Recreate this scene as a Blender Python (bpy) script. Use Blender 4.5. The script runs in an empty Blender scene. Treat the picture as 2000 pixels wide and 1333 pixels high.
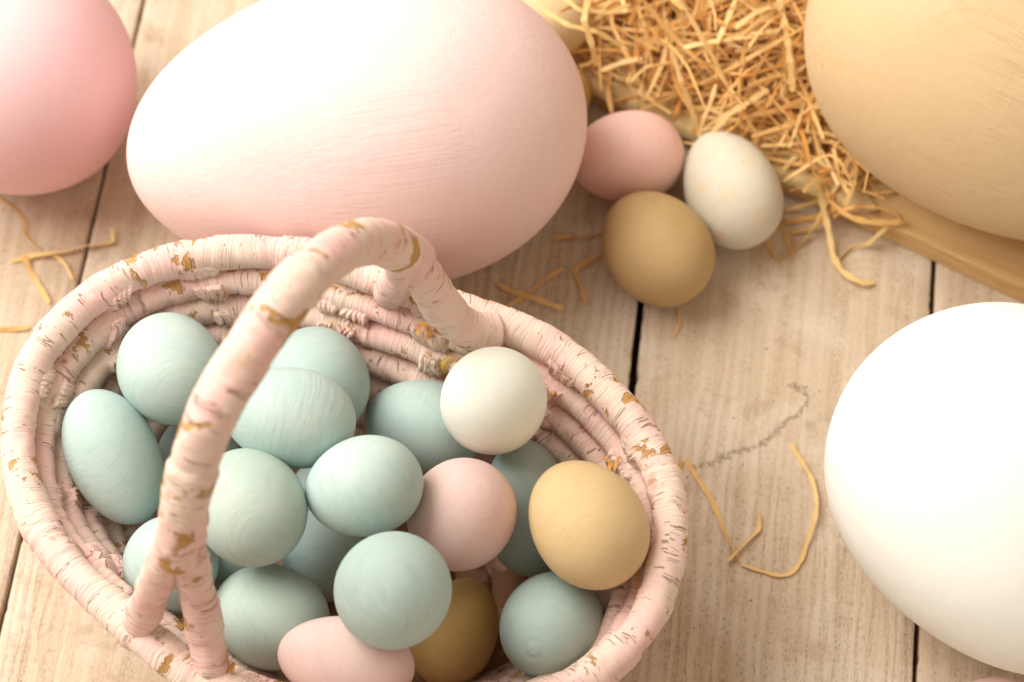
import bpy, math, random
from mathutils import Vector, Matrix, noise
random.seed(7)
sc = bpy.context.scene
col = sc.collection
PI = math.pi

# ------------------------------------------------------------------ camera
F = 4722.0                                     # focal length in photo pixels (85 mm on 36 mm)
Yc = Vector((1250, 9286, -F)).normalized()
th = math.atan2(9286, F)
Zc = Vector((0, math.cos(th), math.sin(th)))
Xc = Yc.cross(Zc)
R3 = Matrix((Xc, Yc, Zc))                      # camera axes -> world
CAM = -(R3 @ Vector((0, 0, -1.0)))
cd = bpy.data.cameras.new('camera')
cam = bpy.data.objects.new('camera', cd); col.objects.link(cam)
cam.matrix_world = Matrix.Translation(CAM) @ R3.to_4x4()
cd.lens = 85; cd.sensor_width = 36; cd.clip_start = 0.05; cd.clip_end = 50
cd.dof.use_dof = True; cd.dof.focus_distance = 0.885; cd.dof.aperture_fstop = 8.0
sc.camera = cam

# ------------------------------------------------------------------ light
w = bpy.data.worlds.new('World'); sc.world = w; w.use_nodes = True
bg = w.node_tree.nodes['Background']
bg.inputs[0].default_value = (1.0, 0.81, 0.635, 1); bg.inputs[1].default_value = 0.60

def area(name, loc, target, size, power, colr):
    l = bpy.data.lights.new(name, 'AREA'); l.shape = 'RECTANGLE'; l.size = size[0]; l.size_y = size[1]
    l.energy = power; l.color = colr
    o = bpy.data.objects.new(name, l); col.objects.link(o); o.location = loc
    o.rotation_euler = (Vector(target) - Vector(loc)).to_track_quat('-Z', 'Y').to_euler()
    return o
area('window_light', (-1.10, 0.34, 1.30), (0.0, 0.0, 0), (1.5, 1.5), 58, (1.0, 0.965, 0.895))

sc.view_settings.view_transform = 'Standard'
sc.view_settings.look = 'None'
sc.view_settings.exposure = 0.0
sc.view_settings.gamma = 1.0

# ------------------------------------------------------------------ helpers
def ray(u, v):
    return (R3 @ Vector((u - 1000, -(v - 666.5), -F))).normalized()
def at(u, v, z):
    d = ray(u, v); return CAM + d * ((z - CAM.z) / d.z)

class N:
    """small node-tree writer"""
    def __init__(s, name):
        s.m = bpy.data.materials.new(name); s.m.use_nodes = True
        s.t = s.m.node_tree; s.n = s.t.nodes; s.b = s.n['Principled BSDF']
        s.tc = s.n.new('ShaderNodeTexCoord')
    def put(s, sock, val):
        if isinstance(val, bpy.types.NodeSocket): s.t.links.new(val, sock)
        else:
            if hasattr(sock.default_value, '__len__') and not hasattr(val, '__len__'): val = [val] * len(sock.default_value)
            if hasattr(val, '__len__') and len(sock.default_value) == 4 and len(val) == 3: val = (*val, 1)
            sock.default_value = val
    def math(s, op, a, b=0.0, c=None, clamp=False):
        n = s.n.new('ShaderNodeMath'); n.operation = op; n.use_clamp = clamp
        s.put(n.inputs[0], a); s.put(n.inputs[1], b)
        if c is not None: s.put(n.inputs[2], c)
        return n.outputs[0]
    def vec(s, op, a, b=(0, 0, 0)):
        n = s.n.new('ShaderNodeVectorMath'); n.operation = op
        s.put(n.inputs[0], a)
        if op == 'SCALE': s.put(n.inputs['Scale'], b)
        else: s.put(n.inputs[1], b)
        return n.outputs['Value'] if op in ('DOT_PRODUCT', 'LENGTH', 'DISTANCE') else n.outputs[0]
    def noise(s, v, scale=1.0, detail=2.0, rough=0.5, dist=0.0):
        n = s.n.new('ShaderNodeTexNoise'); s.put(n.inputs['Vector'], v)
        s.put(n.inputs['Scale'], scale); n.inputs['Detail'].default_value = detail
        n.inputs['Roughness'].default_value = rough; n.inputs['Distortion'].default_value = dist
        return n.outputs['Fac']
    def ramp(s, v, lo, hi, a=0.0, b=1.0, smooth=True):
        n = s.n.new('ShaderNodeMapRange'); n.interpolation_type = 'SMOOTHSTEP' if smooth else 'LINEAR'
        s.put(n.inputs['Value'], v); s.put(n.inputs['From Min'], lo); s.put(n.inputs['From Max'], hi)
        s.put(n.inputs['To Min'], a); s.put(n.inputs['To Max'], b); return n.outputs['Result']
    def mix(s, f, a, b):
        n = s.n.new('ShaderNodeMix'); n.data_type = 'RGBA'
        s.put(n.inputs['Factor'], f); s.put(n.inputs[6], a); s.put(n.inputs[7], b); return n.outputs[2]
    def bump(s, h, dist, strength=1.0, normal=None):
        n = s.n.new('ShaderNodeBump'); s.put(n.inputs['Height'], h)
        n.inputs['Distance'].default_value = dist; n.inputs['Strength'].default_value = strength
        if normal: s.put(n.inputs['Normal'], normal)
        return n.outputs[0]
    def sep(s, v):
        n = s.n.new('ShaderNodeSeparateXYZ'); s.put(n.inputs[0], v); return n.outputs
    def comb(s, x, y, z=0.0):
        n = s.n.new('ShaderNodeCombineXYZ'); s.put(n.inputs[0], x); s.put(n.inputs[1], y); s.put(n.inputs[2], z); return n.outputs[0]
    def rnd(s): return s.n.new('ShaderNodeObjectInfo').outputs['Random']
    def out(s, color, rough=0.8, normal=None, spec=0.3):
        s.put(s.b.inputs['Base Color'], color); s.put(s.b.inputs['Roughness'], rough)
        s.b.inputs['Specular IOR Level'].default_value = spec
        if normal: s.put(s.b.inputs['Normal'], normal)
        return s.m

def mesh_obj(name, verts, faces, mat, parent=None, smooth=True, uvs=None, loc=None):
    me = bpy.data.meshes.new(name)
    me.from_pydata([tuple(v) for v in verts], [], faces)
    if uvs:
        ul = me.uv_layers.new(name='UVMap')
        flat = []
        for fu in uvs:
            for p in fu: flat += [p[0], p[1]]
        ul.data.foreach_set('uv', flat)
    if smooth: me.polygons.foreach_set('use_smooth', [True] * len(me.polygons))
    me.materials.append(mat); me.update()
    o = bpy.data.objects.new(name, me); col.objects.link(o)
    if parent: o.parent = parent
    if loc is not None: o.location = loc
    return o
def tag(o, label=None, cat=None, group=None, kind=None):
    if label: o['label'] = label
    if cat: o['category'] = cat
    if group: o['group'] = group
    if kind: o['kind'] = kind
    return o
def empty(name, loc=(0, 0, 0)):
    o = bpy.data.objects.new(name, None); o.empty_display_size = 0.02; o.location = loc; col.objects.link(o); return o

# ------------------------------------------------------------------ materials
def plank_material():
    k = N('whitewashed_wood'); o = k.tc.outputs['Object']; r = k.rnd()
    off = k.comb(k.math('MULTIPLY', r, 7.3), k.math('MULTIPLY', r, 3.1), 0)
    p = k.vec('ADD', o, off)
    warp = k.noise(k.vec('MULTIPLY', p, (14, 3, 1)), 1, 2)
    ps = k.sep(p)
    gx = k.math('ADD', ps[0], k.math('MULTIPLY', warp, 0.016))
    # broad growth rings running along the board
    rings = k.noise(k.comb(k.math('MULTIPLY', gx, 170), k.math('MULTIPLY', ps[1], 5), 0), 1, 2, .5)
    fine = k.noise(k.comb(k.math('MULTIPLY', gx, 800), k.math('MULTIPLY', ps[1], 60), 0), 1, 4, .7)
    hair = k.noise(k.comb(k.math('MULTIPLY', ps[0], 1500), k.math('MULTIPLY', ps[1], 420), 3), 1, 3, .7)
    blot = k.noise(p, 22, 4, .6)
    speck = k.noise(k.comb(k.math('MULTIPLY', ps[0], 1500), k.math('MULTIPLY', ps[1], 500), 9), 1, 3, .7)
    c = k.mix(k.ramp(rings, .38, .66), (.56, .44, .315), (.63, .515, .39))
    c = k.mix(k.math('MULTIPLY', k.ramp(fine, .50, .70), .28), c, (.36, .25, .165))
    c = k.mix(k.math('MULTIPLY', k.ramp(hair, .52, .66), .42), c, (.33, .23, .15))
    c = k.mix(k.math('MULTIPLY', k.ramp(blot, .48, .60), .55), c, (.67, .585, .485))
    c = k.mix(k.math('MULTIPLY', k.ramp(k.noise(p, 60, 5, .7), .54, .66), .38), c, (.36, .25, .16))
    c = k.mix(k.math('MULTIPLY', k.ramp(k.noise(p, 9, 3), .5, .75), .30), c, (.42, .33, .25))
    cord = k.math('SINE', k.math('MULTIPLY_ADD', gx, 1250, k.math('MULTIPLY', k.noise(k.vec('MULTIPLY', p, (75, 11, 1)), 1, 3, .6), 17)))
    cordm = k.math('MULTIPLY', k.ramp(cord, -.2, .9), k.ramp(k.noise(k.vec('MULTIPLY', p, (11, 4, 1)), 1, 2), .40, .62, .12, 1))
    c = k.mix(k.math('MULTIPLY', k.math('MULTIPLY', cordm, k.ramp(hair, .40, .62, .15, 1)), .42), c, (.36, .25, .16))
    groove = k.math('MAXIMUM', k.ramp(rings, .5, .36), cordm)
    sp = k.math('MULTIPLY', k.ramp(speck, .55, .63), k.math('MULTIPLY_ADD', groove, .75, .15))
    c = k.mix(k.math('MULTIPLY', sp, .75), c, (.21, .12, .06))
    dirt = k.ramp(k.noise(k.vec('MULTIPLY', p, (1, .7, 1)), 150, 5, .75), .70, .76)
    c = k.mix(k.math('MULTIPLY', dirt, .45), c, (.16, .09, .05))
    # scuffed crack wandering over the board (its own shape, seen beside the basket)
    g = k.n.new('ShaderNodeNewGeometry').outputs['Position']
    wob = k.vec('SCALE', k.vec('SUBTRACT', k.n.new('ShaderNodeTexNoise').outputs['Color'], (.5, .5, .5)), .0)
    gp = k.sep(g)
    nz = k.noise(g, 160, 3, .6)
    gp2 = k.comb(gp[0], k.math('ADD', gp[1], k.math('MULTIPLY', k.math('SUBTRACT', nz, .5), .007)), 0)
    pts = [at(u, v, 0) for u, v in [(1352, 915), (1395, 905), (1440, 886), (1492, 868), (1525, 832), (1565, 806), (1578, 782), (1572, 762), (1545, 752)]]
    dmin = None
    for a, b in zip(pts[:-1], pts[1:]):
        ab = Vector((b.x - a.x, b.y - a.y, 0)); ll = ab.length
        pa = k.vec('SUBTRACT', gp2, (a.x, a.y, 0))
        t = k.math('DIVIDE', k.vec('DOT_PRODUCT', pa, tuple(ab / ll)), ll, clamp=True)
        d = k.vec('LENGTH', k.vec('SUBTRACT', pa, k.vec('SCALE', tuple(ab), t)))
        dmin = d if dmin is None else k.math('MINIMUM', dmin, d)
    cr = k.math('MULTIPLY', k.ramp(dmin, k.math('MULTIPLY_ADD', k.noise(g, 60, 1), .0044, -.0002), .0002), k.ramp(k.noise(g, 650, 4, .7), .47, .56))
    c = k.mix(k.math('MULTIPLY', cr, .62), c, (.29, .17, .07))
    h = k.math('ADD', k.math('MULTIPLY', rings, 1.0), k.math('ADD', k.math('MULTIPLY', fine, .35), k.math('MULTIPLY', hair, .15)))
    h = k.math('SUBTRACT', k.math('SUBTRACT', h, k.math('MULTIPLY', cr, .6)), k.math('MULTIPLY', cordm, .35))
    return k.out(c, k.ramp(blot, .3, .7, .55, .75), k.bump(h, .0007, .8), .3)

def dark_material():
    k = N('dark_gap'); return k.out(k.mix(k.noise(k.tc.outputs['Object'], 60), (.030, .016, .010), (.06, .03, .018)), .95, None, .05)

def egg_material(name, base, alt, deep, strength=1.0, fine=1.0, blotch=.6, spots=None, scale=1.0, along=False):
    """chalk paint brushed round a turned egg; object x is the egg's long axis"""
    k = N(name); o = k.tc.outputs['Object']; r = k.rnd()
    p = k.vec('ADD', o, k.comb(r, k.math('MULTIPLY', r, 3.7), k.math('MULTIPLY', r, 5.1)))
    s = k.sep(p)
    wv = k.noise(p, 26 / scale, 2)
    wx = k.math('ADD', s[0], k.math('MULTIPLY', k.math('SUBTRACT', wv, .5), .011 * scale))
    st = k.noise(k.comb(k.math('MULTIPLY', wx, 720 * fine), k.math('MULTIPLY', s[1], 60 * fine), k.math('MULTIPLY', s[2], 60 * fine)), 1, 4, .68)
    st2 = k.noise(k.comb(k.math('MULTIPLY', wx, 1900 * fine), k.math('MULTIPLY', s[1], 70 * fine), k.math('MULTIPLY', s[2], 70 * fine)), 1, 2, .6)
    # second set of strokes laid across at an angle
    q = k.vec('ADD', k.vec('SCALE', p, .8), k.comb(k.math('MULTIPLY', s[1], .9), 0, k.math('MULTIPLY', s[0], -.5)))
    qs = k.sep(q)
    st3 = k.noise(k.comb(k.math('MULTIPLY', qs[0], 24 * fine), k.math('MULTIPLY', qs[1], 55 * fine), k.math('MULTIPLY', qs[2], 700 * fine)), 1, 4, .68)
    patch = k.ramp(k.noise(p, 34 / scale, 2), .42, .6)
    if along:                                  # long fine strokes running lengthwise, gently bent
        st = k.noise(k.comb(k.math('MULTIPLY', s[0], 12), k.math('MULTIPLY', k.math('ADD', s[1], k.math('MULTIPLY', wv, .012)), 620), k.math('MULTIPLY', k.math('ADD', s[2], k.math('MULTIPLY', wv, .012)), 620)), 1, 3, .65)
        st = k.math('MULTIPLY_ADD', k.math('SUBTRACT', st, .5), k.ramp(k.noise(p, 18, 2), .35, .65, .35, 1.1), .5)
        st3 = st
    strokes = k.math('ADD', k.math('MULTIPLY', st, k.math('SUBTRACT', 1.0, k.math('MULTIPLY', patch, .75))), k.math('MULTIPLY', st3, k.math('MULTIPLY', patch, .75)))
    bl = k.noise(p, 42 / scale, 3, .55)
    c = k.mix(k.math('MULTIPLY', k.ramp(bl, .38, .68), blotch), base, alt)
    c = k.mix(k.math('MULTIPLY', k.ramp(strokes, .50, .72), .38 * strength), c, deep)
    c = k.mix(k.math('MULTIPLY', k.ramp(strokes, .50, .26), .22 * strength), c, tuple(min(1, x * 1.12) for x in alt))
    c = k.mix(k.math('MULTIPLY', k.ramp(st2, .6, .8), .12 * strength), c, deep)
    sk = k.math('MULTIPLY', k.ramp(k.noise(k.vec('MULTIPLY', p, (1.6, 1, 1)), 330 / scale, 4, .7), .715, .75), k.ramp(k.noise(p, 31 / scale, 1), .46, .56))
    c = k.mix(k.math('MULTIPLY', sk, .55), c, tuple(x * .42 for x in deep))
    c = k.mix(k.math('MULTIPLY', k.ramp(k.noise(p, 700 / scale, 3, .7), .45, .75), .16), c, deep)
    if spots:
        nn = k.noise(o, 420, 2); tot = None
        for (x, y, z, rr) in spots:
            d = k.math('ADD', k.vec('DISTANCE', o, (x, y, z)), k.math('MULTIPLY', k.math('SUBTRACT', nn, .5), .0016))
            ring = k.math('SUBTRACT', 1.0, k.ramp(k.math('ABSOLUTE', k.math('SUBTRACT', d, rr * .82)), .0002, .0009))
            dot = k.math('MULTIPLY', k.ramp(d, rr, rr * .75), .45)
            one = k.math('MAXIMUM', ring, dot)
            tot = one if tot is None else k.math('MAXIMUM', tot, one)
        c = k.mix(k.math('MULTIPLY', tot, k.ramp(k.noise(o, 300, 2), .35, .6, .15, .65)), c, (.76, .55, .33))
    h = k.math('ADD', strokes, k.math('MULTIPLY', st2, .35))
    nrm = k.bump(h, (.00022 if along else .00017) * strength, .9)
    nrm = k.bump(k.noise(p, 60 / scale, 2), .0012 * scale, .35, nrm)
    return k.out(c, k.ramp(bl, .3, .7, .58, .72), nrm, .28)

def rope_material(name='painted_paper_rope', chips=1.0):
    k = N(name); uv = k.tc.outputs['UV']; o = k.tc.outputs['Object']; s = k.sep(uv)
    wob = k.math('MULTIPLY', k.math('SUBTRACT', k.noise(o, 70, 2), .5), .006)
    u = k.math('ADD', s[0], wob); v = s[1]
    def uvn(a, b, seed, det=2, rough=.5): return k.noise(k.comb(k.math('MULTIPLY', u, a), k.math('MULTIPLY', v, b), seed), 1, det, rough)
    lines = uvn(760, 10, 0, 2, .6)
    fine = uvn(2300, 60, 4, 2, .6)
    lo = k.noise(o, 38, 3, .6)
    c = k.mix(k.ramp(lo, .36, .64), (.81, .53, .485), (.80, .63, .53))
    c = k.mix(k.math('MULTIPLY', k.ramp(k.noise(o, 14, 2), .5, .7), .5), c, (.80, .52, .49))
    c = k.mix(k.math('MULTIPLY', k.ramp(lines, .54, .76), .42), c, (.64, .45, .37))
    c = k.mix(k.math('MULTIPLY', k.ramp(fine, .55, .75), .25), c, (.55, .38, .28))
    # paint cracked along the wraps
    gate = k.ramp(k.noise(o, 110, 3, .6), .50, .58)
    cl = uvn(170, 9, 11, 3, .5)
    crack = k.math('MULTIPLY', k.ramp(k.math('ABSOLUTE', k.math('SUBTRACT', cl, .52)), .011, .003), gate)
    c = k.mix(k.math('MULTIPLY', crack, .7), c, (.36, .17, .09))
    # chipped patches showing bare brown leaf
    g2 = k.ramp(k.noise(o, 20 + 6 * chips, 2, .5), .475 - .012 * chips, .525 - .012 * chips)
    ch = uvn(95 - 12 * chips, 55 - 8 * chips, 21, 5, .62)
    chip = k.math('MULTIPLY', k.ramp(ch, .585 - .01 * chips, .60 - .01 * chips), g2)
    chs = k.ramp(uvn(520, 200, 31, 3, .6), .70, .72)
    chip = k.math('MAXIMUM', chip, k.math('MULTIPLY', chs, .9))
    brown = k.mix(k.ramp(uvn(1400, 30, 41, 2), .35, .7), (.62, .36, .13), (.38, .19, .06))
    c = k.mix(chip, c, brown)
    c = k.mix(k.math('MULTIPLY', k.math('MULTIPLY', k.ramp(k.noise(o, 21, 2), .62, .68), k.ramp(uvn(300, 90, 51, 3), .5, .62)), .5), c, (.76, .56, .16))
    h = k.math('ADD', k.math('MULTIPLY', lines, .8), k.math('MULTIPLY', fine, .25))
    h = k.math('SUBTRACT', h, k.math('ADD', k.math('MULTIPLY', chip, .9), k.math('MULTIPLY', crack, .9)))
    nrm = k.bump(h, .0009, .9)
    return k.out(c, .75, nrm, .2)

def straw_material():
    k = N('wood_wool'); uv = k.tc.outputs['UV']; s = k.sep(uv); o = k.tc.outputs['Object']
    fib = k.noise(k.comb(k.math('MULTIPLY', s[0], 90), k.math('MULTIPLY', s[1], 3500), 0), 1, 2, .6)
    at_ = k.n.new('ShaderNodeAttribute'); at_.attribute_name = 'tone'; tone = at_.outputs['Fac']
    c = k.mix(tone, (.87, .46, .11), (.97, .76, .36))
    c = k.mix(k.math('MULTIPLY', k.ramp(fib, .45, .75), .35), c, (.50, .27, .09))
    m = k.out(c, .55, k.bump(fib, .0002, .6), .35)
    # thin shavings let some light through
    tr = k.n.new('ShaderNodeBsdfTranslucent'); k.put(tr.inputs[0], c)
    mx = k.n.new('ShaderNodeMixShader'); mx.inputs[0].default_value = .33
    k.t.links.new(k.b.outputs[0], mx.inputs[1]); k.t.links.new(tr.outputs[0], mx.inputs[2])
    k.t.links.new(mx.outputs[0], k.n['Material Output'].inputs['Surface'])
    return m

def board_material():
    k = N('tan_painted_board'); o = k.tc.outputs['Object']; s = k.sep(o)
    wv = k.math('ADD', s[1], k.math('MULTIPLY', k.noise(o, 12, 2), .02))
    g = k.noise(k.comb(k.math('MULTIPLY', s[0], 9), k.math('MULTIPLY', wv, 480), k.math('MULTIPLY', s[2], 300)), 1, 3, .55)
    c = k.mix(k.ramp(g, .35, .7), (.66, .44, .21), (.54, .335, .14))
    c = k.mix(k.math('MULTIPLY', k.ramp(k.noise(o, 160, 3, .7), .64, .72), .3), c, (.70, .42, .13))
    return k.out(c, .6, k.bump(g, .0003, .6), .3)

def paper_material():
    k = N('kraft_paper'); o = k.tc.outputs['Object']
    f = k.noise(o, 500, 3, .6)
    c = k.mix(f, (.50, .36, .17), (.60, .44, .22))
    return k.out(c, .7, k.bump(k.noise(o, 90, 4, .6), .0012, .6), .2)

M_plank = plank_material(); M_dark = dark_material(); M_rope = rope_material()
M_handle = rope_material('painted_handle_rope', 3.0); M_rope_far = rope_material('well_covered_rope', -1.5)
def shade_painted_material():  # pink rope turned dark brown: the shade beneath the eggs painted into its colour
    k = N('shade_painted_rope'); uv = k.sep(k.tc.outputs['UV']); o = k.tc.outputs['Object']
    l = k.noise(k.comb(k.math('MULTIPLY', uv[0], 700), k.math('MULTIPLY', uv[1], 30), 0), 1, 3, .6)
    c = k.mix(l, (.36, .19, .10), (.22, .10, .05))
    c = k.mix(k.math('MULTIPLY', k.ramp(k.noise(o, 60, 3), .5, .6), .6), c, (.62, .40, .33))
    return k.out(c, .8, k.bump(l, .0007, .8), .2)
M_shade_painted = shade_painted_material()
M_straw = straw_material(); M_board = board_material(); M_paper = paper_material()
TEAL = egg_material('teal_chalk_paint', (.37, .485, .46), (.45, .54, .505), (.27, .39, .375))
TEALD = egg_material('weathered_teal_paint', (.40, .505, .46), (.47, .535, .475), (.34, .38, .28), 1.25)
TEALP = egg_material('pale_teal_paint', (.42, .545, .52), (.51, .60, .56), (.32, .45, .43), 1.2)
PINK = egg_material('pink_chalk_paint', (.73, .52, .49), (.77, .59, .54), (.63, .43, .40))
PINKR = egg_material('rosy_chalk_paint', (.83, .54, .48), (.85, .61, .55), (.75, .43, .38))
WHITE = egg_material('white_chalk_paint', (.76, .78, .70), (.82, .83, .75), (.66, .68, .60), .8)
YELL = egg_material('straw_yellow_paint', (.61, .445, .235), (.64, .49, .27), (.54, .36, .165), .9)
OCHRE = egg_material('ochre_paint', (.53, .335, .115), (.58, .385, .155), (.45, .27, .08), .8)
BEIGE = egg_material('beige_paint', (.49, .335, .155), (.54, .39, .195), (.42, .28, .12), .6)
CREAM = egg_material('pale_cream_paint', (.60, .45, .25), (.64, .50, .30), (.52, .37, .18), .7)
BIGPINK = egg_material('blush_paint_large', (.86, .635, .615), (.87, .685, .66), (.79, .53, .51), 1.0, .85, .4, None, 2.2, True)
BIGROSE = egg_material('rose_paint_large', (.79, .50, .52), (.79, .54, .555), (.76, .43, .46), .7, .85, .5, None, 2.2, True)
BIGTAN = egg_material('butter_paint_large', (.62, .45, .26), (.66, .50, .30), (.50, .33, .165), 1.2, .85, .4, None, 2.4, True)
BIGWHITE = egg_material('white_paint_large', (.87, .87, .82), (.88, .88, .84), (.82, .82, .76), .4, .85, .35, None, 2.2, True)

# ------------------------------------------------------------------ floor of planks
floor = tag(empty('floor'), kind='structure')
seams = [(-.4245, .0016), (-.3040, .0016), (-.1835, .0015), (-.0660, .0015), (.0513, .0029), (.1720, .0019), (.2925, .0016), (.413, .0016), (.5335, .0016)]
for i in range(len(seams) - 1):
    x0 = seams[i][0] + seams[i][1] / 2; x1 = seams[i + 1][0] - seams[i + 1][1] / 2
    cx = (x0 + x1) / 2; hw = (x1 - x0) / 2
    ny = 420; y0, y1 = -.42, .62
    prof = [(-1, -.016), (-1, -.0012), (-1, -.0004)] + [(t, 0.0) for t in (-.985, -.9, -.6, -.3, 0, .3, .6, .9, .985)] + [(1, -.0004), (1, -.0012), (1, -.016)]
    V, Fc = [], []
    for j in range(ny + 1):
        y = y0 + (y1 - y0) * j / ny
        for a, z in prof:
            x = a * hw
            if abs(a) == 1:
                sd = i * 2 + (a > 0)
                wob = noise.noise(Vector((y * 60, sd * 7.1, 0))) * .0004 + max(0, noise.noise(Vector((y * 260, sd * 3.3, 5))) - .2) * (.0030 if sd in (7, 8) else .0014)
                x -= a * wob
                x += -a * (.0002 if z > -.0006 else 0)
            zz = z + (noise.noise(Vector((x * 18 + i * 9, y * 4, 0))) * .00035 if z > -.01 else 0)
            V.append((x, y, zz))
    m = len(prof)
    for j in range(ny):
        for q in range(m - 1):
            Fc.append((j * m + q, j * m + q + 1, (j + 1) * m + q + 1, (j + 1) * m + q))
    mesh_obj('plank', V, Fc, M_plank, floor, loc=(cx, 0, 0))
mesh_obj('subfloor', [(-.43, -.42, -.014), (.54, -.42, -.014), (.54, .62, -.014), (-.43, .62, -.014)], [(0, 1, 2, 3)], M_dark, floor, False)

# ------------------------------------------------------------------ eggs
def egg_mesh(name, L, W, k, nt=56, npn=72, nub=False, seed=0):
    V, Fc = [], []
    V.append((L / 2, 0, 0))
    for i in range(1, nt):
        t = PI * i / nt
        for j in range(npn):
            p = 2 * PI * j / npn
            r = W / 2 * math.sin(t) * (1 + k * math.cos(t)); x = L / 2 * math.cos(t)
            d = 1 + .006 * noise.noise(Vector((math.cos(t) * 1.7 + seed, math.sin(t) * math.cos(p) * 1.7, math.sin(t) * math.sin(p) * 1.7)))
            if nub:
                rr = r / (W / 2)
                if x > 0:                                   # little turned nipple with a chipped ring
                    x += .0006 * math.exp(-(rr / .10) ** 2) - .0003 * math.exp(-((rr - .17) / .05) ** 2)
            V.append((x * d, r * math.cos(p) * d, r * math.sin(p) * d))
    V.append((-L / 2, 0, 0))
    for j in range(npn): Fc.append((0, 1 + j, 1 + (j + 1) % npn))
    for i in range(nt - 2):
        for j in range(npn):
            a = 1 + i * npn
            Fc.append((a + j, a + npn + j, a + npn + (j + 1) % npn, a + (j + 1) % npn))
    b = 1 + (nt - 2) * npn; e = len(V) - 1
    for j in range(npn): Fc.append((b + j, e, b + (j + 1) % npn))
    return V, Fc
def egg(name, c, ax, L, W, k, mat, label, group=None, roll=0.0, nub=False, hi=False):
    V, Fc = egg_mesh(name, L, W, k, 96 if hi else 56, 128 if hi else 72, nub, sum(c) * 99)
    o = mesh_obj(name, V, Fc, mat)
    a = Vector(ax).normalized(); up = Vector((0, 0, 1)) if abs(a.z) < .9 else Vector((1, 0, 0))
    b = up.cross(a).normalized(); cc = a.cross(b)
    m = Matrix((a, b, cc)).transposed() @ Matrix.Rotation(roll, 3, 'X')
    o.matrix_world = Matrix.Translation(Vector(c)) @ m.to_4x4()
    return tag(o, label, 'egg', group)
def az(d): return (math.cos(math.radians(d)), math.sin(math.radians(d)), 0)

egg('large_egg', (-.0688, .0531, .0643), az(195.4), .1851, .1274, -.144, BIGPINK, 'huge pale blush pink egg lying on its side behind the basket handle', 'oversized painted eggs on the floor', hi=True)
egg('large_egg', (-.2195, .0709, .0484), az(15.7), .1072, .0958, .155, BIGROSE, 'large rose pink egg cut by the left edge, touching the huge blush egg', 'oversized painted eggs on the floor', hi=True)
egg('large_egg', (.2000, .1026, .0836), az(154.2), .1966, .1370, .194, BIGTAN, 'huge butter tan egg resting on the wooden board at the upper right', 'oversized painted eggs on the floor', hi=True)
egg('large_egg', (.1952, -.0726, .0618), az(122), .1461, .1220, .169, BIGWHITE, 'huge plain white egg standing on the planks at the right edge', 'oversized painted eggs on the floor', hi=True)
FG = 'small eggs lying on the planks beside the board'
egg('small_egg', (.0388, .0822, .0194), az(13.4), .0488, .0386, .10, PINKR, 'small rosy pink egg wedged against the huge blush egg and the board', FG)
ws = (.0834, .0719, .0199)
e_white = egg('small_egg', ws, az(-64.2), .0541, .0393, .14, WHITE, 'small off-white egg painted with faint beige ring spots', FG)
egg('small_egg', (.0555, .0390, .0216), az(-48.6), .0518, .0431, .08, BEIGE, 'small beige brown egg in front of the spotted white egg on the planks', FG)
egg('small_egg', (.0052, .1105, .0146), az(70.4), .0350, .0290, .08, OCHRE, 'ochre egg half hidden behind the huge blush egg, below the straw', FG)
egg('small_egg', (-.001, .1370, .0310), az(29.7), .0373, .0303, .08, CREAM, 'tan egg half buried in the straw next to the huge blush egg', 'small eggs among the straw')
egg('small_egg', (.1984, -.1463, .0163), az(19.8), .0424, .0325, .08, PINK, 'small pink egg peeping in at the bottom right corner below the huge white egg', FG)
# the ring spots of the white egg, placed on its surface
bpy.context.view_layer.update()
spots = []
mi = e_white.matrix_world.inverted()
for u, v, rr in [(1384, 303, .0034), (1421, 374, .0037), (1466, 318, .0040), (1484, 425, .0034), (1370, 364, .0024), (1406, 462, .0026)]:
    hit, loc, nr, _ = e_white.ray_cast(mi @ CAM, (mi.to_3x3() @ ray(u, v)).normalized())
    if hit: spots.append((*loc, rr))
e_white.data.materials[0] = egg_material('spotted_white_paint', (.66, .62, .51), (.71, .67, .56), (.57, .51, .38), .8, 1, .35, spots)

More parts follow.
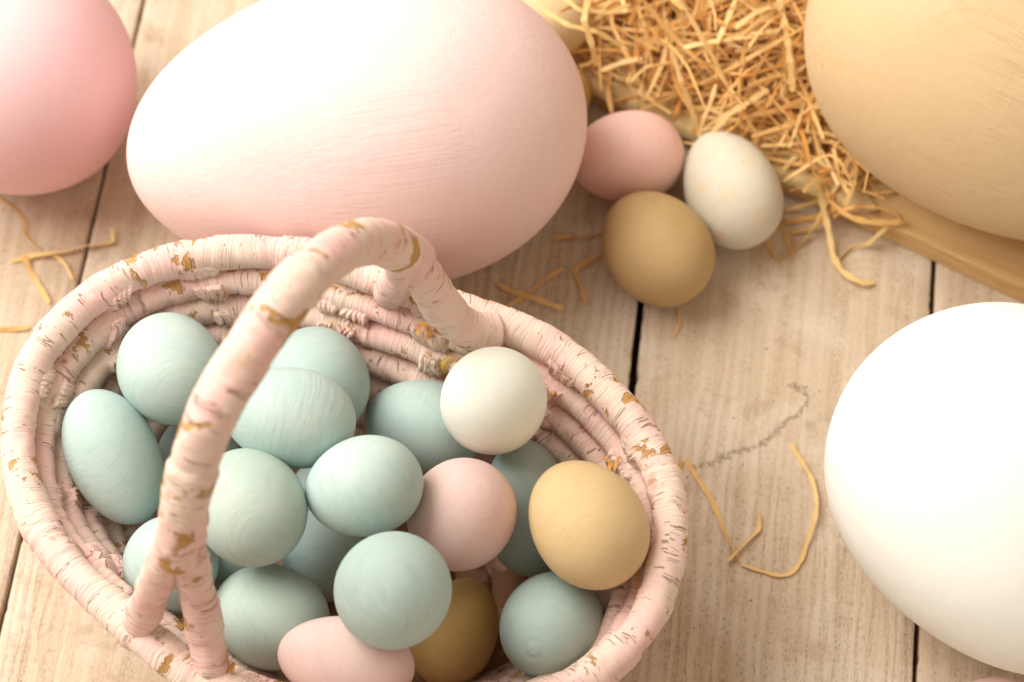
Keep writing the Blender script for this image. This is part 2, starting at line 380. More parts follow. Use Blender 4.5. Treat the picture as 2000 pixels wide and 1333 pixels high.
BG = 'painted eggs heaped in the basket'
T = [
 ((-.0947, -.1275, .0450), (.682, -.267, .681), .0394, .0308, .05, TEAL, 'shaded teal egg low in the heap, glimpsed to the right of the forked handle legs'),
 ((-.0585, -.1158, .0320), (.244, .664, .707), .0400, .0313, .05, TEAL, 'dark shaded teal egg at the bottom, between three brighter teal eggs in the middle'),
 ((-.0615, -.0874, .0300), (.827, -.026, .562), .0318, .0248, .05, TEALP, 'sliver of a pale teal egg under the middle of the heap'),
 ((-.1135, -.0806, .0350), (.507, -.056, .860), .0382, .0298, .05, TEALP, 'small pale teal egg mostly hidden behind the handle, beside the elongated teal egg'),
 ((.0173, -.0958, .0530), (.209, -.868, -.451), .0520, .0339, .08, TEAL, 'long shaded teal egg lying lengthwise between the pink and the yellow egg'),
 ((-.0672, -.0609, .0700), (.227, -.803, .550), .0510, .0399, .10, TEAL, 'ribbed teal egg furthest back in the basket, against the far wall right of the handle'),
 ((-.0253, -.0700, .0590), (.982, -.161, .096), .0462, .0361, .08, TEAL, 'teal egg lying sideways under the white egg, against the far wall'),
 ((-.0046, -.1405, .0320), (.307, .857, .414), .0427, .0319, -.10, OCHRE, 'dark ochre brown egg deep in the basket near its front edge'),
 ((-.1090, -.1399, .0660), (.166, .040, .985), .0446, .0348, .05, TEALP, 'pale teal egg seen through the fork of the handle legs at the left'),
 ((-.1219, -.0650, .0770), (.360, -.758, .544), .0507, .0396, .08, TEALP, 'round pale teal egg furthest up on the left, beside the handle'),
 ((-.1371, -.1011, .0700), (.501, -.760, -.414), .0530, .0342, -.03, TEALP, 'elongated teal egg leaning on the left wall of the basket'),
 ((-.0700, -.1542, .0640), (.779, -.371, .505), .0485, .0379, .05, TEALD, 'teal egg with scratched brown streaks right of the near handle leg'),
 ((-.0378, -.1742, .0830), (.996, -.036, -.079), .0486, .0312, .05, PINK, 'pink egg lying sideways at the front edge of the basket'),
 ((.0318, -.1450, .0620), None, .0481, .0375, -.06, TEAL, 'grey teal egg with a small nub on its end'),
 ((-.0702, -.0907, .1000), (.998, -.020, -.063), .0485, .0363, .08, TEALP, 'smooth teal egg lying sideways just right of the handle, on top of the heap'),
 ((-.0395, -.1155, .1020), (.816, .032, .577), .0457, .0357, .08, TEALP, 'teal egg in the very middle of the heap, left of the pink egg'),
 ((-.0794, -.1250, .0960), (.420, -.697, .582), .0510, .0398, .08, TEALD, 'teal egg with a tiny dark scratch, right against the handle'),
 ((-.0051, -.1144, .0820), (.271, .089, .959), .0498, .0389, .08, PINK, 'round pink egg with brush ridges on top of the heap, left of the yellow egg'),
 ((.0018, -.0730, .0940), (.192, -.132, .972), .0498, .0386, .05, WHITE, 'white egg on top of the heap, by the far foot of the handle'),
 ((.0409, -.1153, .0910), (.548, -.794, .262), .0520, .0407, .08, YELL, 'straw yellow egg leaning on the right wall of the basket'),
 ((-.0227, -.1568, .1110), (.237, -.172, .956), .0514, .0402, .05, TEALP, 'round teal egg with swirling brush strokes, highest at the front of the heap'),
]
for i, (c, ax, L, W, k, m, lab) in enumerate(T):
    nub = ax is None
    if nub:
        ax = at(1040, 1272, .0800) - Vector(c)
    egg('painted_egg', c, ax, L, W, k, m, lab, BG, roll=i * 1.3, nub=nub)

# ------------------------------------------------------------------ basket
def chaikin(P, closed, it=3):
    for _ in range(it):
        Q = []
        n = len(P)
        if not closed: Q.append(P[0])
        for i in range(n if closed else n - 1):
            a, b = P[i], P[(i + 1) % n]
            Q.append(a * .75 + b * .25); Q.append(a * .25 + b * .75)
        if not closed: Q.append(P[-1])
        P = Q
    return P
def resample(P, n, closed):
    Q = P + [P[0]] if closed else P
    D = [0]
    for a, b in zip(Q[:-1], Q[1:]): D.append(D[-1] + (b - a).length)
    tot = D[-1]; out = []; j = 0
    for i in range(n):
        s = tot * i / (n if closed else n - 1)
        while j < len(D) - 2 and D[j + 1] < s: j += 1
        t = (s - D[j]) / max(1e-9, D[j + 1] - D[j]); out.append(Q[j].lerp(Q[j + 1], min(1, max(0, t))))
    return out, tot

def tube(name, P, rad, closed, mat, parent, seg=28, step=.0011, seed=0, flat=1.0, cap=True, lump=1.0, band=.011):
    """a cord wrapped in overlapping strips: uneven radius, a small lip where each wrap ends"""
    P0, tot = resample(P, 8, closed)
    n = int(tot / step); P, tot = resample(P, n, closed)
    rs = random.Random(seed)
    bands = [0]
    while bands[-1] < tot: bands.append(bands[-1] + band * rs.uniform(.35, 1.7))
    bo = [rs.uniform(-.00035, .00035) for _ in bands]; bt = [rs.uniform(-.5, .5) for _ in bands]; bl = [rs.uniform(.2, 1) for _ in bands]
    V, UV = [], []
    bi = 0
    prevN = None; T0 = None
    frames = []
    for i in range(n):
        if closed: t = (P[(i + 1) % n] - P[i - 1]).normalized()
        else: t = (P[min(i + 1, n - 1)] - P[max(i - 1, 0)]).normalized()
        up = Vector((0, 0, 1))
        if abs(t.z) > .93 and prevN is None: up = Vector((0, 1, 0))
        if closed: nn = (up - t * up.dot(t)).normalized()
        else:
            nn = (up - t * up.dot(t)).normalized() if prevN is None else (prevN - t * prevN.dot(t)).normalized()
        prevN = nn; frames.append((t, nn, t.cross(nn)))
    for i in range(n):
        s = tot * i / (n if closed else n - 1)
        t, nn, bb = frames[i]
        r0 = rad(s / tot) if callable(rad) else rad
        for j in range(seg):
            a = 2 * PI * j / seg
            ss = s + bt[0] * 0 + .0016 * math.sin(a + seed)          # wraps run slightly oblique
            q = 0
            # find band (monotone in s so keep a running index)
            bi = min(bi, len(bands) - 2)
            while bi < len(bands) - 2 and bands[bi + 1] < ss: bi += 1
            while bi > 0 and bands[bi] > ss: bi -= 1
            f = (ss - bands[bi]) / (bands[bi + 1] - bands[bi])
            lip = .00065 * bl[bi] * (f - .5)
            pt = P[i]
            sp = Vector((math.cos(a), math.sin(a), 0))
            lm = noise.noise(Vector((pt.x * 55 + math.cos(a) * .7 + seed, pt.y * 55 + math.sin(a) * .7, pt.z * 55))) * .0007 * lump
            lm += noise.noise(Vector((pt.x * 170 + math.cos(a) * 1.8 + seed, pt.y * 170 + math.sin(a) * 1.8, pt.z * 170 + 4))) * .00030 * lump
            wr = noise.noise(Vector((s * 700, a * .8, seed))) * .00020
            r = r0 + bo[bi] + lip + lm + wr
            V.append(pt + nn * (r * math.cos(a) * flat) + bb * (r * math.sin(a)))
            UV.append((s + seed * .371, a * r0))
    Fc, FU = [], []
    for i in range(n if closed else n - 1):
        i2 = (i + 1) % n
        for j in range(seg):
            j2 = (j + 1) % seg
            Fc.append((i * seg + j, i * seg + j2, i2 * seg + j2, i2 * seg + j))
            sa, sb = UV[i * seg][0], UV[i2 * seg][0]
            if i2 == 0: sb = sa + tot / n
            va, vb = UV[i * seg + j][1], UV[i * seg + j][1] + 2 * PI / seg * (UV[i * seg + 1][1] / (2 * PI / seg))
            FU.append([(sa, va), (sa, vb), (sb, vb), (sb, va)])
    if not closed and cap:
        for i, sg in ((0, -1), (n - 1, 1)):
            ci = len(V); V.append(P[i] + frames[i][0] * (.003 * sg))
            for j in range(seg):
                j2 = (j + 1) % seg; b = i * seg
                Fc.append((b + j2, b + j, ci) if sg < 0 else (b + j, b + j2, ci)); FU.append([(UV[b][0], UV[b + j][1])] * 3)
    return mesh_obj(name, V, Fc, mat, parent, uvs=FU)

basket = tag(empty('egg_basket', (-.05, -.105, 0)), 'oval pink coiled basket with an arched forked handle, chipped brown paint, full of eggs', 'basket')
INV = Matrix.Translation(Vector((.05, .105, 0)))
def bpart(o): o.data.transform(INV); return o
rim_px = [(440,497),(310,520),(210,565),(120,645),(60,740),(38,860),(50,960),(95,1050),(165,1130),(245,1205),(320,1272),(400,1328),(500,1368),(620,1395),(780,1412),(950,1400),(1080,1364),(1190,1300),(1272,1195),(1300,1075),(1298,965),(1262,870),(1190,780),(1110,710),(1030,660),(960,632),(880,606),(800,575),(720,545),(640,518),(550,500)]
ZR = .084
base = chaikin([at(u, v, ZR) for u, v in rim_px], True, 3)
base, LEN = resample(base, 260, True)
base_c = sum(base, Vector()) / 260
base = [p + (p - base_c).normalized() * .0012 for p in base]
def inset(P, d):
    n = len(P); c = sum(P, Vector()) / n; out = []
    for i in range(n):
        t = (P[(i + 1) % n] - P[i - 1]).normalized(); m = Vector((-t.y, t.x, 0))
        if i == 0: sgn = 1 if m.dot(c - P[0]) > 0 else -1
        m = m * sgn
        out.append(P[i] + m * (d * (.86 - .16 * max(0, m.y))))
    return out
INS = [0, .0070, .0138, .0208, .0280, .0354, .0430, .0510]; ZS = [.0850, .0742, .0634, .0526, .0418, .0310, .0200, .0090]
RT = .0081
rings = []
for q, (d, z) in enumerate(zip(INS, ZS)):
    P = [p.copy() for p in base]
    for _ in range(12): P = inset(P, d / 12); P, _l = resample(P, 260, True)
    # each coil wanders a little
    for p in P:
        p.z = z + (noise.noise(Vector((p.x * 22, p.y * 22, q * 5))) * .0015 if 0 < q < 7 else noise.noise(Vector((p.x * 14, p.y * 14, 3))) * .0014)
        p.x += noise.noise(Vector((p.x * 20, p.y * 20, q * 5 + 40))) * .0012
        p.y += noise.noise(Vector((p.x * 20, p.y * 20, q * 5 + 80))) * .0012
    rings.append(P)
for q, P in enumerate(rings):
    bpart(tube('rim' if q == 0 else 'coil', P, .0067 if q == 0 else .0059, True, M_rope, basket, 30 if q < 4 else 16, .0010 if q < 4 else .002, q * 3 + 1, lump=1.0 if q else 1.15))
# flat spiral bottom
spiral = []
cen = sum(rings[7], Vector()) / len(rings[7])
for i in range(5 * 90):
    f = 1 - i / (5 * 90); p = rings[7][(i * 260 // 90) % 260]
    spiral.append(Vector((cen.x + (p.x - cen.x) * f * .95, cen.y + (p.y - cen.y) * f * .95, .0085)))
bpart(tube('bottom_coil', spiral, .0080, False, M_shade_painted, basket, 12, .0035, 30))

# bindings that lace neighbouring coils together on the inside
def binding(s0, wid, k0, k1, seed):
    """patch of leaf pressed over coils k0..k1 at fraction s0 of the way round"""
    n = 260; nu = 34; V, Fc, FU = [], [], []
    per = LEN / n; rs = random.Random(seed); skew = rs.uniform(-.010, .010)
    prof = []
    for q in range(k0, k1 + 1):
        for a in ([-40, -10, 20, 50] if q < k1 else [-40, -10, 15, 35]): prof.append((q, a))
    # subdivide profile smoothly
    base_i = s0 * n
    rows = []
    for (q, a) in prof: rows.append((q, a))
    dens = []
    for t in range(len(rows) - 1):
        for f in (0, .25, .5, .75): dens.append((rows[t], rows[t + 1], f))
    dens.append((rows[-1], rows[-1], 0))
    nv = len(dens)
    for vi, (A, B, f) in enumerate(dens):
        tv = vi / (nv - 1)
        ww = wid * (1 + .35 * math.sin(tv * 9 + seed) + .25 * noise.noise(Vector((tv * 6, seed, 0))))
        for ui in range(nu + 1):
            tu = ui / nu * 2 - 1
            off = (tu * ww + skew * (tv - .5) * 2 + .0015 * noise.noise(Vector((tv * 14, seed, tu)))) / per
            def surf(q, a):
                x = (base_i + off) % n; i = int(x); fr = x - i
                P = rings[q]; c = P[i % n].lerp(P[(i + 1) % n], fr)
                t = (P[(i + 2) % n] - P[i - 1]).normalized(); m = Vector((-t.y, t.x, 0)); 
                if m.dot(cen - c) < 0: m = -m
                r = (.0067 if q == 0 else .0059)
                ar = math.radians(a)
                return c + m * (r * math.cos(ar)) + Vector((0, 0, -r * math.sin(ar))), (m * math.cos(ar) - Vector((0, 0, math.sin(ar)))).normalized()
            p1, n1 = surf(*A); p2, n2 = surf(*B)
            p = p1.lerp(p2, f); nr = (n1.lerp(n2, f)).normalized()
            edge = 1 - abs(tu); th_ = .0020 * min(1, edge * 3.5) - .0011 * (1 - min(1, edge * 6))
            endf = min(1, min(tv, 1 - tv) * 7); th_ = th_ * endf - .0012 * (1 - endf)
            cre = noise.noise(Vector((tu * 5 + seed, tv * 2.0 + tu * 2, 3))) * .0016 + noise.noise(Vector((tu * 9 + seed, tv * 7, 8))) * .0007
            V.append(p + nr * (th_ + cre * min(1, edge * 3) * endf))
    for vi in range(nv - 1):
        for ui in range(nu):
            a = vi * (nu + 1) + ui; Fc.append((a, a + 1, a + nu + 2, a + nu + 1))
            u0, u1 = ui / nu * wid * 2, (ui + 1) / nu * wid * 2; v0, v1 = vi * .0011, (vi + 1) * .0011
            FU.append([(v0 + seed, u0), (v0 + seed, u1), (v1 + seed, u1), (v1 + seed, u0)])
    o = bpart(mesh_obj('binding', V, Fc, M_rope, basket, uvs=FU))
    return o
def frac_near(u, v, q):
    best = min(range(260), key=lambda i: (rings[q][i] - at(u, v, ZS[q])).length); return best / 260
for k, (u, v, q, w_, k0, k1) in enumerate([(425, 560, 1, .0065, 0, 3), (195, 610, 1, .006, 0, 2), (300, 600, 3, .004, 2, 4), (92, 760, 1, .0060, 0, 2), (100, 850, 2, .005, 1, 4), (110, 930, 1, .006, 1, 4), (215, 1105, 1, .007, 0, 4),
                                       (855, 655, 1, .0075, 0, 3), (1085, 770, 1, .006, 0, 3), (1225, 925, 1, .009, 0, 2), (1225, 1090, 1, .007, 0, 2), (690, 590, 1, .005, 1, 3), (640, 640, 2, .005, 1, 3)]):
    binding(frac_near(u, v, q), w_, k0, k1, k * 1.7 + .3)

# handle, standing in the upright plane through its feet
HP = [(-.0905, -.1670, .150), (-.0901, -.1666, .158), (-.0866, -.1595, .1776), (-.0819, -.1498, .1974), (-.0764, -.1387, .2093), (-.0696, -.1248, .2155), (-.0621, -.1094, .2191),
      (-.0542, -.0933, .2176), (-.0460, -.0765, .2061), (-.0385, -.0609, .1851), (-.0330, -.0495, .1590), (-.0300, -.0430, .1400)]
hp = chaikin([Vector(p) for p in HP], False, 3)
bpart(tube('handle', hp, lambda t: .0076 + .0007 * math.sin(t * PI) + .0006 * math.exp(-((t - .98) / .06) ** 2) + .0006 * math.exp(-((t - .0) / .05) ** 2), False, M_handle, basket, 36, .0009, 77, lump=1.0, band=.020))
def leg(pts, r0, r1, seed):
    P = chaikin([Vector(p) for p in pts], False, 3)
    bpart(tube('handle_leg', P, lambda t: r0 + (r1 - r0) * t, False, M_handle if seed < 92 else M_rope_far, basket, 32, .0009, seed, lump=1.1, band=.012))
leg([at(360, 1000, .1700), at(333, 1072, .1540), at(306, 1135, .1240), at(282, 1190, .100), at(268, 1228, .084)], .0060, .0064, 90)
leg([at(368, 1000, .1700), at(366, 1072, .1540), at(382, 1148, .1240), at(402, 1230, .100), at(412, 1306, .088), at(414, 1325, .084)], .0060, .0066, 91)
leg([at(770, 478, .168), at(812, 515, .142), at(845, 572, .116), at(880, 622, .098), at(925, 650, .089), at(965, 652, .085)], .0067, .0076, 92)
leg([at(775, 490, .165), at(788, 528, .140), at(776, 550, .113), at(765, 566, .093), at(760, 572, .082)], .0060, .0062, 93)

# wrappings where the legs meet the rim
def knot(u, v, z, r, seed, sx=1.0):
    V, Fc = [], []; nt, npn = 20, 28; c = at(u, v, z)
    for i in range(nt + 1):
        t = PI * i / nt
        for j in range(npn):
            p = 2 * PI * j / npn
            d = Vector((math.sin(t) * math.cos(p), math.sin(t) * math.sin(p), math.cos(t)))
            rr = r * (1 + .16 * noise.noise(d * 2.0 + Vector((seed, 0, 0))) + .09 * noise.noise(d * 5 + Vector((seed, 3, 0))))
            V.append(c + Vector((d.x * rr * sx, d.y * rr, d.z * rr * .85)))
    for i in range(nt):
        for j in range(npn):
            Fc.append((i * npn + j, (i + 1) * npn + j, (i + 1) * npn + (j + 1) % npn, i * npn + (j + 1) % npn))
    FU = [[((vv // npn) * .0012 + seed, (vv % npn) * .0016) for vv in f] for f in Fc]
    bpart(mesh_obj('knot', V, Fc, M_rope_far if u > 600 else M_handle, basket, uvs=FU))
knot(268, 1232, .0835, .0076, 1.0)
knot(413, 1324, .0840, .0082, 2.0)
knot(935, 652, .0850, .0080, 3.0, 1.3)

# ------------------------------------------------------------------ board, paper
edge_a = at(1238, 210, .012); edge_b = at(2000, 562, .012)
bd = Vector((edge_b.x - edge_a.x, edge_b.y - edge_a.y, 0)).normalized(); bn = Vector((-bd.y, bd.x, 0))
def board_part(name, s0, s1, t0, t1, z0, z1, mat, parent, r=.0010):
    # rounded-front slab in the board's own axes
    prof = [(t0, z0), (t0, z1 - r)]
    for a in range(1, 6):
        an = PI / 2 * a / 6; prof.append((t0 + r * (1 - math.cos(an)), z1 - r * (1 - math.sin(an))))
    prof += [(t0 + r, z1), (t1, z1), (t1, z0)]
    V, Fc = [], []; n = 60
    for i in range(n + 1):
        s = s0 + (s1 - s0) * i / n
        for (t, z) in prof:
            tt = t + (noise.noise(Vector((s * 90, z * 100, 0))) * .0003 if t < t1 else 0)
            V.append((s, tt, z))
    m = len(prof)
    for i in range(n):
        for q in range(m): Fc.append((i * m + q, i * m + (q + 1) % m, (i + 1) * m + (q + 1) % m, (i + 1) * m + q))
    Fc.append(tuple(range(m - 1, -1, -1))); Fc.append(tuple(range(n * m, n * m + m)))
    o = mesh_obj(name, V, Fc, mat, parent, False)
    return o
board = board_part('wooden_board', -.045, .36, 0, .26, .0005, .012, M_board, None)
board.matrix_world = Matrix.Translation(Vector((edge_a.x, edge_a.y, 0))) @ Matrix((bd, bn, Vector((0, 0, 1)))).transposed().to_4x4()
tag(board, 'flat tan wooden board with a rounded edge under the straw and the huge tan egg', 'board')
# creased paper between board and straw
V, Fc = [], []; nx, ny = 110, 90
for j in range(ny + 1):
    for i in range(nx + 1):
        lim = .098 + .012 * math.sin(j * .21) + .010 * noise.noise(Vector((j * .12, 0, 0)))
        s = -.03 + (lim + .03) * i / nx; t = -.0012 + .20 * (j / ny) ** 1.4
        z = .0131 + .0011 * (noise.noise(Vector((s * 60, t * 60, 0))) + .5) + .0016 * abs(noise.noise(Vector((s * 120, t * 90, 7))))
        if t < .0016:
            f = (.0016 - t) / .0028; z = z - .0045 * f * f; t = t - .0006 * f
        V.append((s, t, max(z, .0126) if t > .001 else z))
for j in range(ny):
    for i in range(nx):
        a = j * (nx + 1) + i; Fc.append((a, a + 1, a + nx + 2, a + nx + 1))
paper = mesh_obj('packing_paper', V, Fc, M_paper)
sm = paper.modifiers.new('thickness', 'SOLIDIFY'); sm.thickness = .0003
paper.matrix_world = board.matrix_world.copy()
tag(paper, 'creased brown kraft paper on the board under the straw', 'paper')

# ------------------------------------------------------------------ wood wool
def ribbon(P, wid, thk, rs, V, Fc, FU, TN, tone, twist=.6, n=None):
    P = chaikin(P, False, 1) if (len(P) > 7 or n) and n != 1 else P; L = sum((b - a).length for a, b in zip(P[:-1], P[1:]))
    n = n or max(6, int(L / .0035)); P, L = resample(P, n, False)
    ang = rs.uniform(-.35, .35); tw = rs.uniform(-twist, twist) * 2
    b0 = len(V)
    for i, p in enumerate(P):
        t = (P[min(i + 1, n - 1)] - P[max(i - 1, 0)]).normalized()
        up = Vector((0, 0, 1)); sd = t.cross(up)
        if sd.length < 1e-3: sd = Vector((1, 0, 0))
        sd.normalize(); nn = sd.cross(t)
        a = ang + tw * (i / n) + .5 * math.sin(i * 3.2 / n * 2 + ang * 9) * twist
        s2 = sd * math.cos(a) + nn * math.sin(a); n2 = nn * math.cos(a) - sd * math.sin(a)
        w2 = wid / 2 * (1 + .18 * math.sin(i * 1.3 + ang * 20))
        if i == 0 or i == n - 1: w2 *= .75
        for (x, y) in ((-w2, -thk), (w2, -thk), (w2, thk), (-w2, thk)): V.append(p + s2 * x + n2 * y)
    for i in range(n - 1):
        for j in range(4):
            a = b0 + i * 4 + j; b = b0 + i * 4 + (j + 1) % 4
            Fc.append((a, b, b + 4, a + 4)); u0, u1 = i * L / n, (i + 1) * L / n
            va, vb = ((0, wid) if j in (0, 2) else (0, thk)); sh = tone * 7.7
            FU.append([(u0 + sh, va + sh), (u0 + sh, vb + sh), (u1 + sh, vb + sh), (u1 + sh, va + sh)])
    Fc.append((b0 + 3, b0 + 2, b0 + 1, b0)); FU.append([(0, 0)] * 4)
    e = b0 + (n - 1) * 4; Fc.append((e, e + 1, e + 2, e + 3)); FU.append([(0, 0)] * 4)
    TN += [tone] * (n * 4)
def finish(name, V, Fc, FU, TN, loc=None):
    if loc is not None: V = [v - loc for v in V]
    o = mesh_obj(name, V, Fc, M_straw, None, False, FU, loc)
    a = o.data.attributes.new('tone', 'FLOAT', 'POINT'); a.data.foreach_set('value', TN); return o
rs = random.Random(3)
BM = board.matrix_world.copy()
bpy.context.view_layer.update(); BM = board.matrix_world.copy()
def heap_h(s, t):            # height of the pile above the paper
    f = min(1, max(0, t) / .075); e = min(1, max(0, (.118 - s * .55 - abs(t - .1) * .0) / .05))
    return .004 + .026 * f ** .7 * max(.25, e)
V, Fc, FU, TN = [], [], [], []
for k in range(3800):
    s = rs.uniform(-.05, .135); t = rs.uniform(.001, .19) if k % 3 else rs.uniform(.004, .12)
    if s > .105 and t < .03 : continue
    h = heap_h(s, t); lay = rs.random()
    z = .0145 + h * lay
    # a fringe that thins out to the edge of the board
    if t < .022 and rs.random() < .42: continue
    if s < .045 and t < .045 and rs.random() < .5: continue
    L = rs.uniform(.024, .062) if rs.random() < .7 else rs.uniform(.06, .095); a = rs.uniform(0, PI * 2); bend = rs.uniform(-1.5, 1.5); m = rs.choice([3, 4, 5])
    P = []; p = Vector((s, t, z)); d = a; el = rs.gauss(0, .22)
    p = p - Vector((math.cos(a), math.sin(a), 0)) * L / 2
    kink = rs.randrange(1, m) if rs.random() < .3 else -1
    for q in range(m + 1):
        pp = p.copy(); pp.z = max(.0142 if -.001 < pp.y else .0012, pp.z)
        pp.z = max(pp.z, .0142); P.append(pp)
        p = p + Vector((math.cos(d) * math.cos(el), math.sin(d) * math.cos(el), math.sin(el))) * (L / m)
        d += bend / m + (rs.choice([-1, 1]) * rs.uniform(.7, 1.5) if q == kink else 0); el += rs.gauss(0, .25)
    wp = [BM @ v for v in P]
    # keep out of the eggs standing in the pile
    bad = False
    for c, r in ((Vector((.2000, .1026, .0836)), .072), (Vector((-.0688, .0531, .0643)), .060), (Vector((-.001, .1370, .0310)), .0130), (Vector((.0052, .1105, .0146)), .014), (Vector((.0834, .0719, .0199)), .021), (Vector((.0388, .0822, .0194)), .020)):
        for v in wp:
            e = v - c
            if c.x > .19: e = Vector((e.x * .80, e.y * 1.0, e.z))
            if c.x < -.05: e = Vector((e.x * .68, e.y, e.z))
            if e.length < r: bad = True; break
        if bad: break
    if bad: continue
    if min(v.y for v in P) < -.011: continue
    wid = rs.choice([.0008, .0010, .0012, .0014, .0016, .0020])
    ribbon(wp, wid, .00013, rs, V, Fc, FU, TN, min(1, max(0, rs.gauss(.55, .28) )), n=9)
heap = finish('wood_wool', V, Fc, FU, TN)
tag(heap, 'heap of golden wood wool straw on the board between the huge eggs', 'straw', kind='stuff')

def strand(name, pts, wid, tone, label, twist=.8, group='loose straw strands on the planks'):
    P = [at(u, v, z) for u, v, z in pts]; V, Fc, FU, TN = [], [], [], []
    if len(P) < 7: P, _ = resample(P, 40, False); P = chaikin(P, False, 1)
    L = sum((b - a).length for a, b in zip(P[:-1], P[1:])); c = P[len(P) // 2].copy()
    ribbon(P, wid * 1.2, .00008, rs, V, Fc, FU, TN, tone, twist, n=max(8, int(L / .0017)))
    o = finish(name, V, Fc, FU, [min(1, t + .25) for t in TN], c); return tag(o, label, 'straw strand', group)
z0 = .0009
S = [
 ([(1340, 897, .003), (1362, 935, .0016), (1390, 975, z0), (1412, 1030, z0), (1432, 1075, z0), (1444, 1100, z0)], .0018, .45, 'straight broad strand slanting down from the right rim of the basket'),
 ([(1484, 1002, .002), (1482, 1035, .0015), (1455, 1062, .0016), (1434, 1083, .0022), (1420, 1098, .0022)], .0014, .55, 'short bent strand lying across the end of the broad strand right of the basket'),
 ([(1447, 1103, z0), (1500, 1120, z0), (1535, 1127, z0), (1562, 1105, z0), (1578, 1055, .002), (1597, 1000, .003), (1590, 940, .002), (1565, 900, z0), (1545, 866, z0)], .0014, .62, 'long hooked strand curving like a J beside the huge white egg'),
 ([(1333, 900, .012), (1328, 918, .008), (1322, 945, .003)], .0022, .6, 'stub of a strand poking out from behind the right rim of the basket'),
 ([(970, 553, z0), (1000, 570, .0016), (1040, 582, .0026), (1100, 604, z0)], .0019, .5, 'upper strand of the crossed pair below the huge blush egg'),
 ([(1101, 524, z0), (1060, 548, z0), (1035, 572, z0), (980, 607, z0)], .0015, .3, 'lower strand of the crossed pair below the huge blush egg'),
 ([(1176, 497, z0), (1128, 522, z0), (1122, 532, z0), (1135, 560, z0), (1144, 594, z0)], .0016, .3, 'strand bent like an L left of the small beige brown egg'),
 ([(1084, 467, z0), (1110, 462, .002), (1140, 464, z0), (1182, 455, z0)], .0016, .35, 'short dark strand touching the left side of the small beige brown egg'),
 ([(1325, 602, z0), (1328, 632, .0014), (1313, 662, z0)], .0007, .4, 'thin hair of straw below the small beige brown egg'),
 ([(1666, 308, .020), (1640, 350, .018), (1612, 398, .012), (1592, 440, .006), (1566, 476, z0), (1515, 511, z0)], .0020, .85, 'long pale strand hanging off the board and bent at its lower end'),
 ([(1588, 338, .019), (1604, 378, .016), (1606, 400, .013), (1616, 440, .008), (1630, 519, .002), (1676, 553, .003), (1708, 552, z0)], .0020, .9, 'long pale strand hanging straight down from the board with a hooked foot'),
 ([(1606, 368, .016), (1630, 404, .015), (1675, 433, .014), (1755, 437, .015), (1765, 425, .018), (1748, 414, .020), (1690, 401, .018), (1650, 408, .015), (1628, 424, .009)], .0020, .25, 'orange looped strand lying on the board edge under the huge tan egg'),
 ([(1736, 440, .013), (1712, 462, .009), (1696, 476, .003), (1658, 487, z0), (1640, 503, z0), (1632, 518, z0)], .0014, .75, 'thin pale strand curling off the board below the orange loop'),
 ([(1527, 412, z0), (1560, 404, .003), (1590, 396, .007), (1612, 384, .013)], .0014, .4, 'upper of two strands running from the spotted egg to the board edge'),
 ([(1525, 436, z0), (1570, 428, z0), (1605, 424, .002), (1640, 405, .013)], .0020, .2, 'lower and broader of two strands running from the spotted egg to the board edge'),
 ([(1545, 455, z0), (1580, 448, .002), (1612, 428, .004)], .0016, .3, 'short brown strand in the shadow right of the spotted egg'),
 ([(1524, 438, z0), (1538, 470, z0), (1550, 502, z0)], .0013, .35, 'short strand pointing down right of the tip of the spotted egg'),
 ([(1500, 470, z0), (1504, 488, z0), (1510, 505, z0)], .0018, .35, 'stub of straw just under the tip of the spotted egg'),
 ([(1655, 322, .018), (1668, 346, .016), (1674, 368, .014), (1690, 345, .016)], .0014, .6, 'small hooked strand on the board against the huge tan egg'),
 ([(-8, 380, z0), (30, 408, .002), (48, 430, .002), (50, 458, z0), (68, 480, z0), (84, 497, z0)], .0016, .95, 'pale wavy strand below the rose pink egg at the left edge'),
 ([(22, 510, z0), (60, 500, .002), (120, 492, .0026), (170, 479, .003), (221, 474, .002), (218, 446, .004)], .0019, .95, 'pale strand with a turned up tip crossing the seam at the left'),
 ([(44, 497, .003), (60, 530, z0), (80, 565, z0), (97, 592, z0)], .0020, .5, 'broad orange strand slanting down toward the left rim of the basket'),
 ([(84, 497, z0), (112, 502, .002), (130, 520, .002), (142, 547, z0)], .0011, .7, 'thin curved strand just above the left rim of the basket'),
 ([(-8, 645, z0), (25, 643, .0014), (58, 640, z0)], .0016, .3, 'short orange strand at the left edge touching the basket rim'),
]
for pts, wd, tn, lab in S: strand('straw_strand', pts, wd, tn, lab)
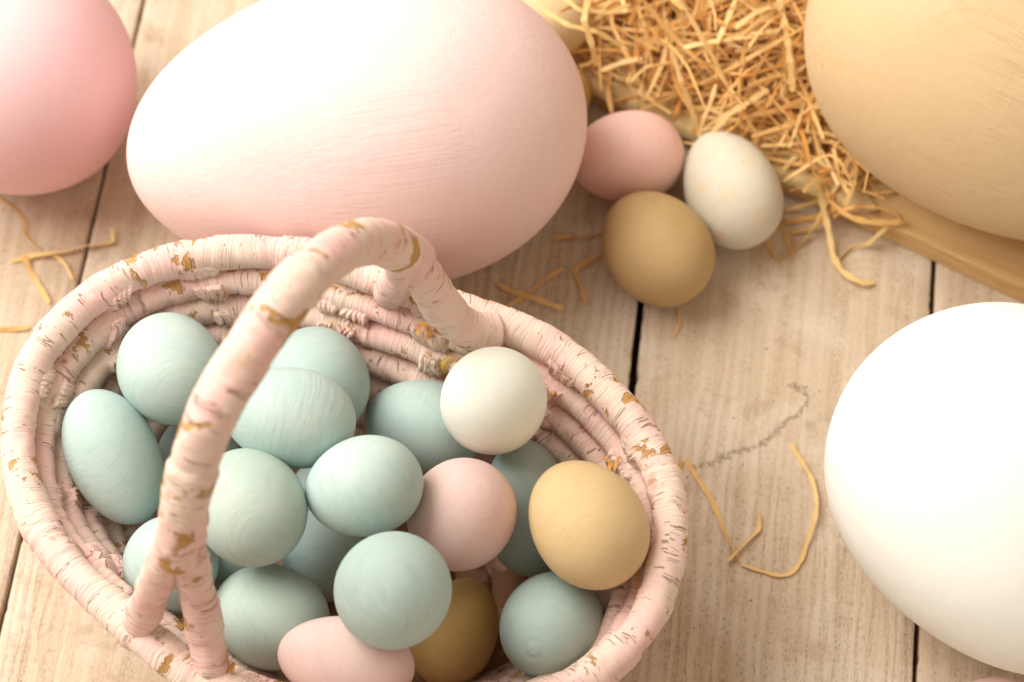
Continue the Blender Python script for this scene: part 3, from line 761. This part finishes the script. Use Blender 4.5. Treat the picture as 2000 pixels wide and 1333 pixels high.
# strands at the front fringe of the heap that can be told apart
FR = [
 ([(1310, 95, .040), (1330, 160, .034), (1350, 210, .026), (1364, 262, .019)], .0019, .7, 'long strand leaning down to the gap between the pink and the spotted egg'),
 ([(1398, 165, .036), (1388, 200, .034), (1374, 232, .030), (1364, 268, .022)], .0013, .75, 'thin pale strand ending at the top left of the spotted egg'),
 ([(1500, 175, .035), (1462, 200, .036), (1420, 225, .036), (1392, 258, .030)], .0021, .95, 'bright broad strand arching down to the top of the spotted egg'),
 ([(1486, 285, .020), (1540, 283, .024), (1580, 278, .023), (1600, 230, .026)], .0016, .9, 'pale strand bent upward right of the spotted egg'),
 ([(1525, 340, .013), (1548, 310, .019), (1578, 290, .020)], .0018, .85, 'short bright strand rising from the board edge right of the spotted egg'),
 ([(1240, 175, .020), (1270, 195, .020), (1310, 222, .018)], .0017, .8, 'pale strand lying along the board edge above the small rosy egg'),
 ([(1175, 138, .026), (1215, 122, .030), (1255, 115, .032)], .0022, .95, 'broad pale strand standing out left in the heap by the ochre egg'),
 ([(1520, -10, .046), (1535, 60, .046), (1543, 120, .044), (1548, 180, .036)], .0022, .7, 'long upright strand lying over the heap beside the huge tan egg'),
 ([(1335, 93, .042), (1400, 80, .046), (1460, 72, .046), (1525, 58, .045)], .0018, .8, 'long level strand lying over the middle of the heap'),
 ([(1435, 55, .048), (1475, 25, .050), (1530, 5, .050)], .0018, .9, 'bright slanting strand on top of the heap at the photo top'),
 ([(1400, 85, .046), (1420, 40, .050), (1440, -8, .050)], .0018, .85, 'pale upright strand on top of the heap, left of the slanting one'),
 ([(1060, 20, .056), (1110, 50, .057), (1165, 62, .054), (1215, 90, .044)], .0018, .7, 'pale strand lying across the half buried tan egg'),
 ([(1150, -10, .056), (1140, 40, .058), (1158, 95, .050), (1165, 130, .040)], .0020, .6, 'upright strand hanging over the half buried tan egg'),
 ([(1095, -10, .058), (1130, 20, .058), (1190, 25, .052), (1230, 10, .050)], .0016, .8, 'strand along the top of the half buried tan egg'),
 ([(1225, 165, .024), (1262, 130, .030), (1320, 120, .032)], .0016, .6, 'bent strand above the small rosy egg at the left of the heap'),
]
for pts, wd, tn, lab in FR: strand('straw_strand', pts, wd, tn, lab, .3, 'strands standing out on the straw heap')

# torn fibres sticking out where the leaf wrapping has frayed
V, Fc, FU, TN = [], [], [], []
for (u, v, z) in [(248, 1240, .078), (255, 1246, .079), (240, 1232, .080), (438, 1322, .088), (446, 1318, .089), (818, 640, .084), (835, 655, .080), (900, 672, .088), (1075, 762, .078), (1060, 795, .066), (1195, 915, .080), (1240, 1120, .083), (205, 600, .082), (430, 585, .064), (470, 592, .062), (720, 612, .072)]:
    for q in range(3):
        c = at(u + rs.uniform(-8, 8), v + rs.uniform(-8, 8), z); a = rs.uniform(0, 2 * PI); e = rs.uniform(.1, .9); l = rs.uniform(.002, .0055)
        d = Vector((math.cos(a), math.sin(a), e)).normalized()
        ribbon([c - d * .001, c + d * l * .5, c + d * l + Vector((rs.uniform(-1, 1), rs.uniform(-1, 1), 0)) * .001], rs.uniform(.0008, .0020), .00012, rs, V, Fc, FU, TN, rs.uniform(0, .3), n=5)
loc = Vector(basket.location)
o = finish('frayed_fibres', V, Fc, FU, TN, loc); o.location = (0, 0, 0); o.parent = basket; tag(o, kind='stuff')

# crumbs and specks lying on the planks
def crumbs():
    rr = random.Random(11); V, Fc = [], []
    for k in range(90):
        u, v = rr.uniform(950, 1990), rr.uniform(420, 1320)
        c = at(u, v, .0003); r = rr.uniform(.00012, .0004)
        b = len(V)
        for q in range(6):
            d = [(1, 0, 0), (-1, 0, 0), (0, 1, 0), (0, -1, 0), (0, 0, 1), (0, 0, -1)][q]
            V.append(c + Vector(d) * r * rr.uniform(.6, 1.5))
        for f in ((0, 2, 4), (2, 1, 4), (1, 3, 4), (3, 0, 4), (2, 0, 5), (1, 2, 5), (3, 1, 5), (0, 3, 5)): Fc.append(tuple(b + x for x in f))
    k = N('crumb'); m = k.out(k.mix(k.ramp(k.noise(k.tc.outputs['Object'], 40, 1), .45, .55), (.10, .05, .03), (.70, .55, .38)), .8)
    tag(mesh_obj('crumbs', V, Fc, m, None, False), 'tiny crumbs and specks of paint scattered over the planks', 'crumbs', kind='stuff')
crumbs()
